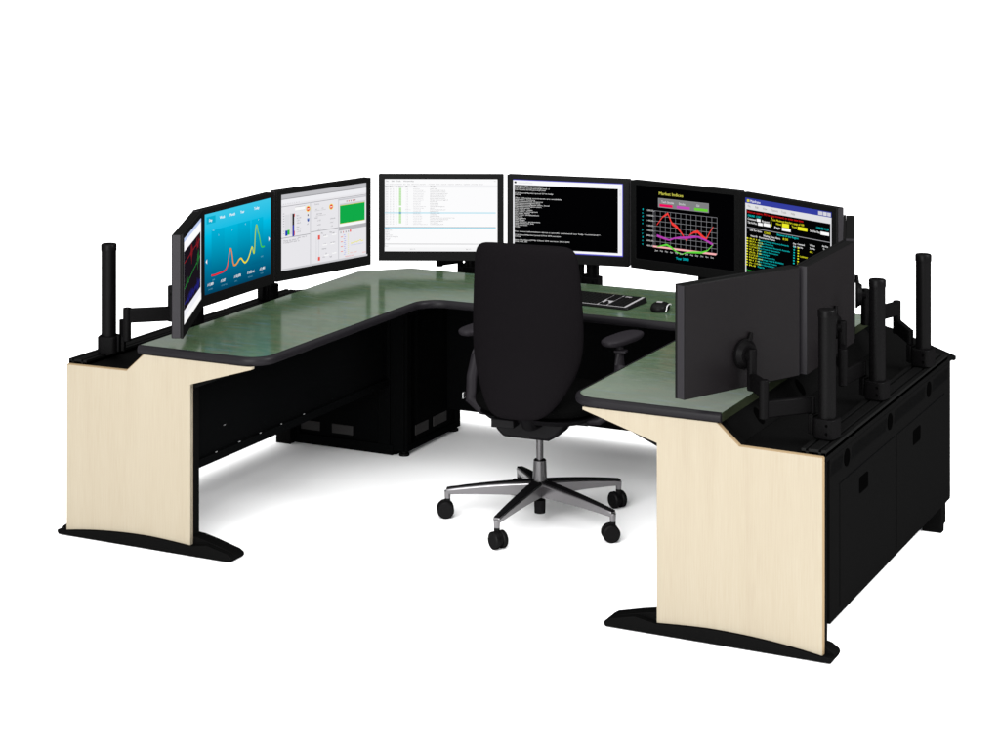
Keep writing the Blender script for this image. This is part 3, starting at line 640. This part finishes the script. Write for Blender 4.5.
for q,A in enumerate(angs):
    a=R(A)-YAW; d=Vector((cos(a),sin(a),0)); n=Vector((-d.y,d.x,0))
    # spoke: tapered box section, arched, with dark top ridge
    rings=[]
    for k in range(13):
        t=k/12; r=.012+.350*t; zt=.158-.030*t-.016*t*t; hh=.056-.034*t; w=.029-.015*t
        c=d*r
        rings.append([c+n*w+Vector((0,0,zt-.006)),c+n*w*.8+Vector((0,0,zt-.001)),c-n*w*.8+Vector((0,0,zt-.001)),c-n*w+Vector((0,0,zt-.006)),c-n*w*.75+Vector((0,0,zt-hh)),c+n*w*.75+Vector((0,0,zt-hh))])
    m=MB(); m.loft(rings); e=d*.358; m.tube([e+Vector((0,0,.104)),e+Vector((0,0,.068))],[.0125,.0105],16)
    sp=m.build('base_spoke',ALU,ch,smooth=True,bevel=.002,angle=30)
    m=MB(); rr=[]
    for k in range(13):
        t=k/12; r=.03+.331*t; t=(r-.012)/.350; zt=.1585-.030*t-.016*t*t; w=(.029-.015*t)*.86; c=d*r
        rr.append([c+n*w*1.03+Vector((0,0,zt-.007)),c+n*w*.8+Vector((0,0,zt+.0022)),c-n*w*.8+Vector((0,0,zt+.0022)),c-n*w*1.03+Vector((0,0,zt-.007))])
    m.loft(rr); m.build('top_strip',CHP,sp)
    # caster
    ca=R([30,150,35,330,80][q])-YAW; f=Vector((cos(ca),sin(ca),0)); g=Vector((-f.y,f.x,0)); cc=d*.358-f*.008
    m=MB(); m.tube([cc+f*.008+Vector((0,0,.045)),cc+f*.008+Vector((0,0,.075))],.011,14)
    m.tube([cc-g*.006+Vector((0,0,.034)),cc+g*.006+Vector((0,0,.034))],.027,20)
    cs=m.build('caster',RUB,ch,smooth=True)
    for sgn in (-1,1):
        m=MB(); p0=cc+g*sgn*.007+Vector((0,0,.0325)); p1=cc+g*sgn*.027+Vector((0,0,.0325))
        pm0=p0+(p1-p0)*.15; pm1=p0+(p1-p0)*.8
        m.tube([p0,pm0,pm1,p1],[.030,.0325,.0325,.028],28); m.build('wheel',RUB,cs,smooth=True,angle=30)

# ------------------------------------------------------------------ keyboard and mouse
kb=thing('keyboard','black keyboard with silver borders lying on the green desktop behind the chair','keyboard',(1.503,1.485,ZT+.001),R(-3.5))
m=MB(); ring=fillet([(-.225,-.095),(.225,-.095),(.225,.095),(-.225,.095)],[.012]*4,n=4)
lo=[(x,y,.000) for x,y in ring]; hi=[(x*.985,y*.97,.008+.012*(y+.095)/.19) for x,y in ring]
m.loft([lo,hi]); kbody=m.build('tray',KEYP,kb,bevel=.002)
def kz(y): return .0082+.012*(y+.095)/.19
m=MB()
def strip(x0,x1,y0,y1,h=.001,sk=0):
    m.add([(x0,y0,kz(y0)+h),(x1,y0,kz(y0)+h),(x1+sk,y1,kz(y1)+h),(x0+sk,y1,kz(y1)+h)],[(0,1,2,3)])
strip(-.212,.212,-.089,-.083); strip(.203,.214,-.083,.086); strip(-.212,-.205,-.083,.086); strip(.082,.087,-.083,.078); strip(.124,.128,-.083,.078)
strip(.087,.124,-.032,-.012); strip(.087,.096,-.05,-.032); strip(.115,.124,-.05,-.032)
m.build('silver_trim',SILV,kb)
def keys(x0,x1,rows,nx,y0,dy,skip=lambda r,c:False):
    m=MB()
    for r in range(rows):
        for c in range(nx):
            if skip(r,c): continue
            xa=x0+(x1-x0)*c/nx+.0012; xb=x0+(x1-x0)*(c+1)/nx-.0012; ya=y0+r*dy+.0012; yb=ya+dy-.0024
            z=kz((ya+yb)/2); i=.002
            m.add([(xa,ya,z),(xb,ya,z),(xb,yb,z),(xa,yb,z),(xa+i,ya+i,z+.005),(xb-i,ya+i,z+.005),(xb-i,yb-i*.5,z+.006),(xa+i,yb-i*.5,z+.006)],[(0,1,5,4),(1,2,6,5),(2,3,7,6),(3,0,4,7),(4,5,6,7)])
    return m
keys(-.203,.080,6,15,-.080,.0255).build('letter_keys',KEYP,kb)
keys(.088,.123,6,3,-.080,.0255,lambda r,c:r==2 or (r==1 and c!=1)).build('arrow_keys',KEYP,kb)
keys(.130,.201,5,4,-.080,.0255).build('number_keys',KEYP,kb)
m=MB(); m.box(.140,.165,.058,.070,kz(.06),kz(.06)+.002); m.build('indicator_panel',SILV,kb)

mo=thing('mouse','black computer mouse with silver top button on the green desktop, right of the keyboard','mouse',(1.836,1.44,ZT+.001),R(8))
rings=[]
N=28
def mring(z,kx,ky,yo): return [(x,y,z) for x,y,_ in sup(kx,ky,yo,0,z,n=N,e=2.6)]
rings=[mring(0,.033,.052,0),mring(.004,.036,.057,0),mring(.014,.036,.057,0),mring(.023,.033,.051,-.002),mring(.029,.027,.040,-.004),mring(.032,.015,.024,-.006)]
m=MB(); m.loft(rings); m.build('mouse_shell',KEYP,mo,smooth=True,sub=1,angle=180)
m=MB(); m.loft([[(-.014,y,z-.003),(.008,y,z-.003),(.008,y,z),(-.014,y,z)] for y,z in ((-.006,.0335),(.012,.0335),(.028,.029),(.042,.0225))]); m.build('button_plate',SILV,mo,bevel=.0006)
m=MB(); m.tube([(.0345,-.050,.004),(.0362,-.042,.013),(.0345,-.030,.021),(.0335,-.010,.0235),(.0335,.012,.0235),(.0345,.034,.020),(.0325,.050,.012)],.0022,8); m.build('silver_band',WHT,mo,smooth=True)

# ------------------------------------------------------------------ camera
cam=bpy.data.cameras.new('camera'); co=bpy.data.objects.new('camera',cam); C.objects.link(co)
co.location=(4.9374,-6.3086,2.41); co.rotation_euler=(R(90),0,math.atan2(.44130575,.8973568))
cam.sensor_width=36; cam.lens=36*2.095; cam.shift_y=-.485; cam.clip_end=500; cam.clip_start=.05
sc.camera=co

# ------------------------------------------------------------------ light: a white studio dome and a soft overhead box
w=bpy.data.worlds.new('World'); sc.world=w; w.use_nodes=True; t=w.node_tree; bg=t.nodes['Background']
tc=t.nodes.new('ShaderNodeTexCoord'); sp=t.nodes.new('ShaderNodeSeparateXYZ'); t.links.new(tc.outputs['Generated'],sp.inputs[0])
mr=t.nodes.new('ShaderNodeMapRange'); mr.inputs[1].default_value=.2; mr.inputs[2].default_value=.6; mr.inputs[3].default_value=1.0; mr.inputs[4].default_value=2.4
t.links.new(sp.outputs['Z'],mr.inputs[0]); t.links.new(mr.outputs[0],bg.inputs['Strength']); bg.inputs['Color'].default_value=(1,1,1,1)
def area(name,loc,target,size,power):
    l=bpy.data.lights.new(name,'AREA'); l.shape='SQUARE'; l.size=size; l.energy=power; l.color=(1,1,1)
    o=bpy.data.objects.new(name,l); C.objects.link(o); o.location=loc
    o.rotation_euler=(Vector(target)-Vector(loc)).to_track_quat('-Z','Y').to_euler(); return o
area('overhead_softbox',(1.8,-.6,5.5),(1.5,.4,0),3.2,130)
area('right_added_fill',(6.6,1.0,3.7),(.5,.8,0),2.6,470)  # added fill, lightens the floor shade in the left kneespace
area('front_softbox',(2.1,-6.3,2.7),(1.2,.8,.2),4.6,880)
sc.view_settings.view_transform='Standard'; sc.view_settings.look='None'; sc.view_settings.exposure=0; sc.view_settings.gamma=1
sc.render.engine='CYCLES'; sc.cycles.max_bounces=8
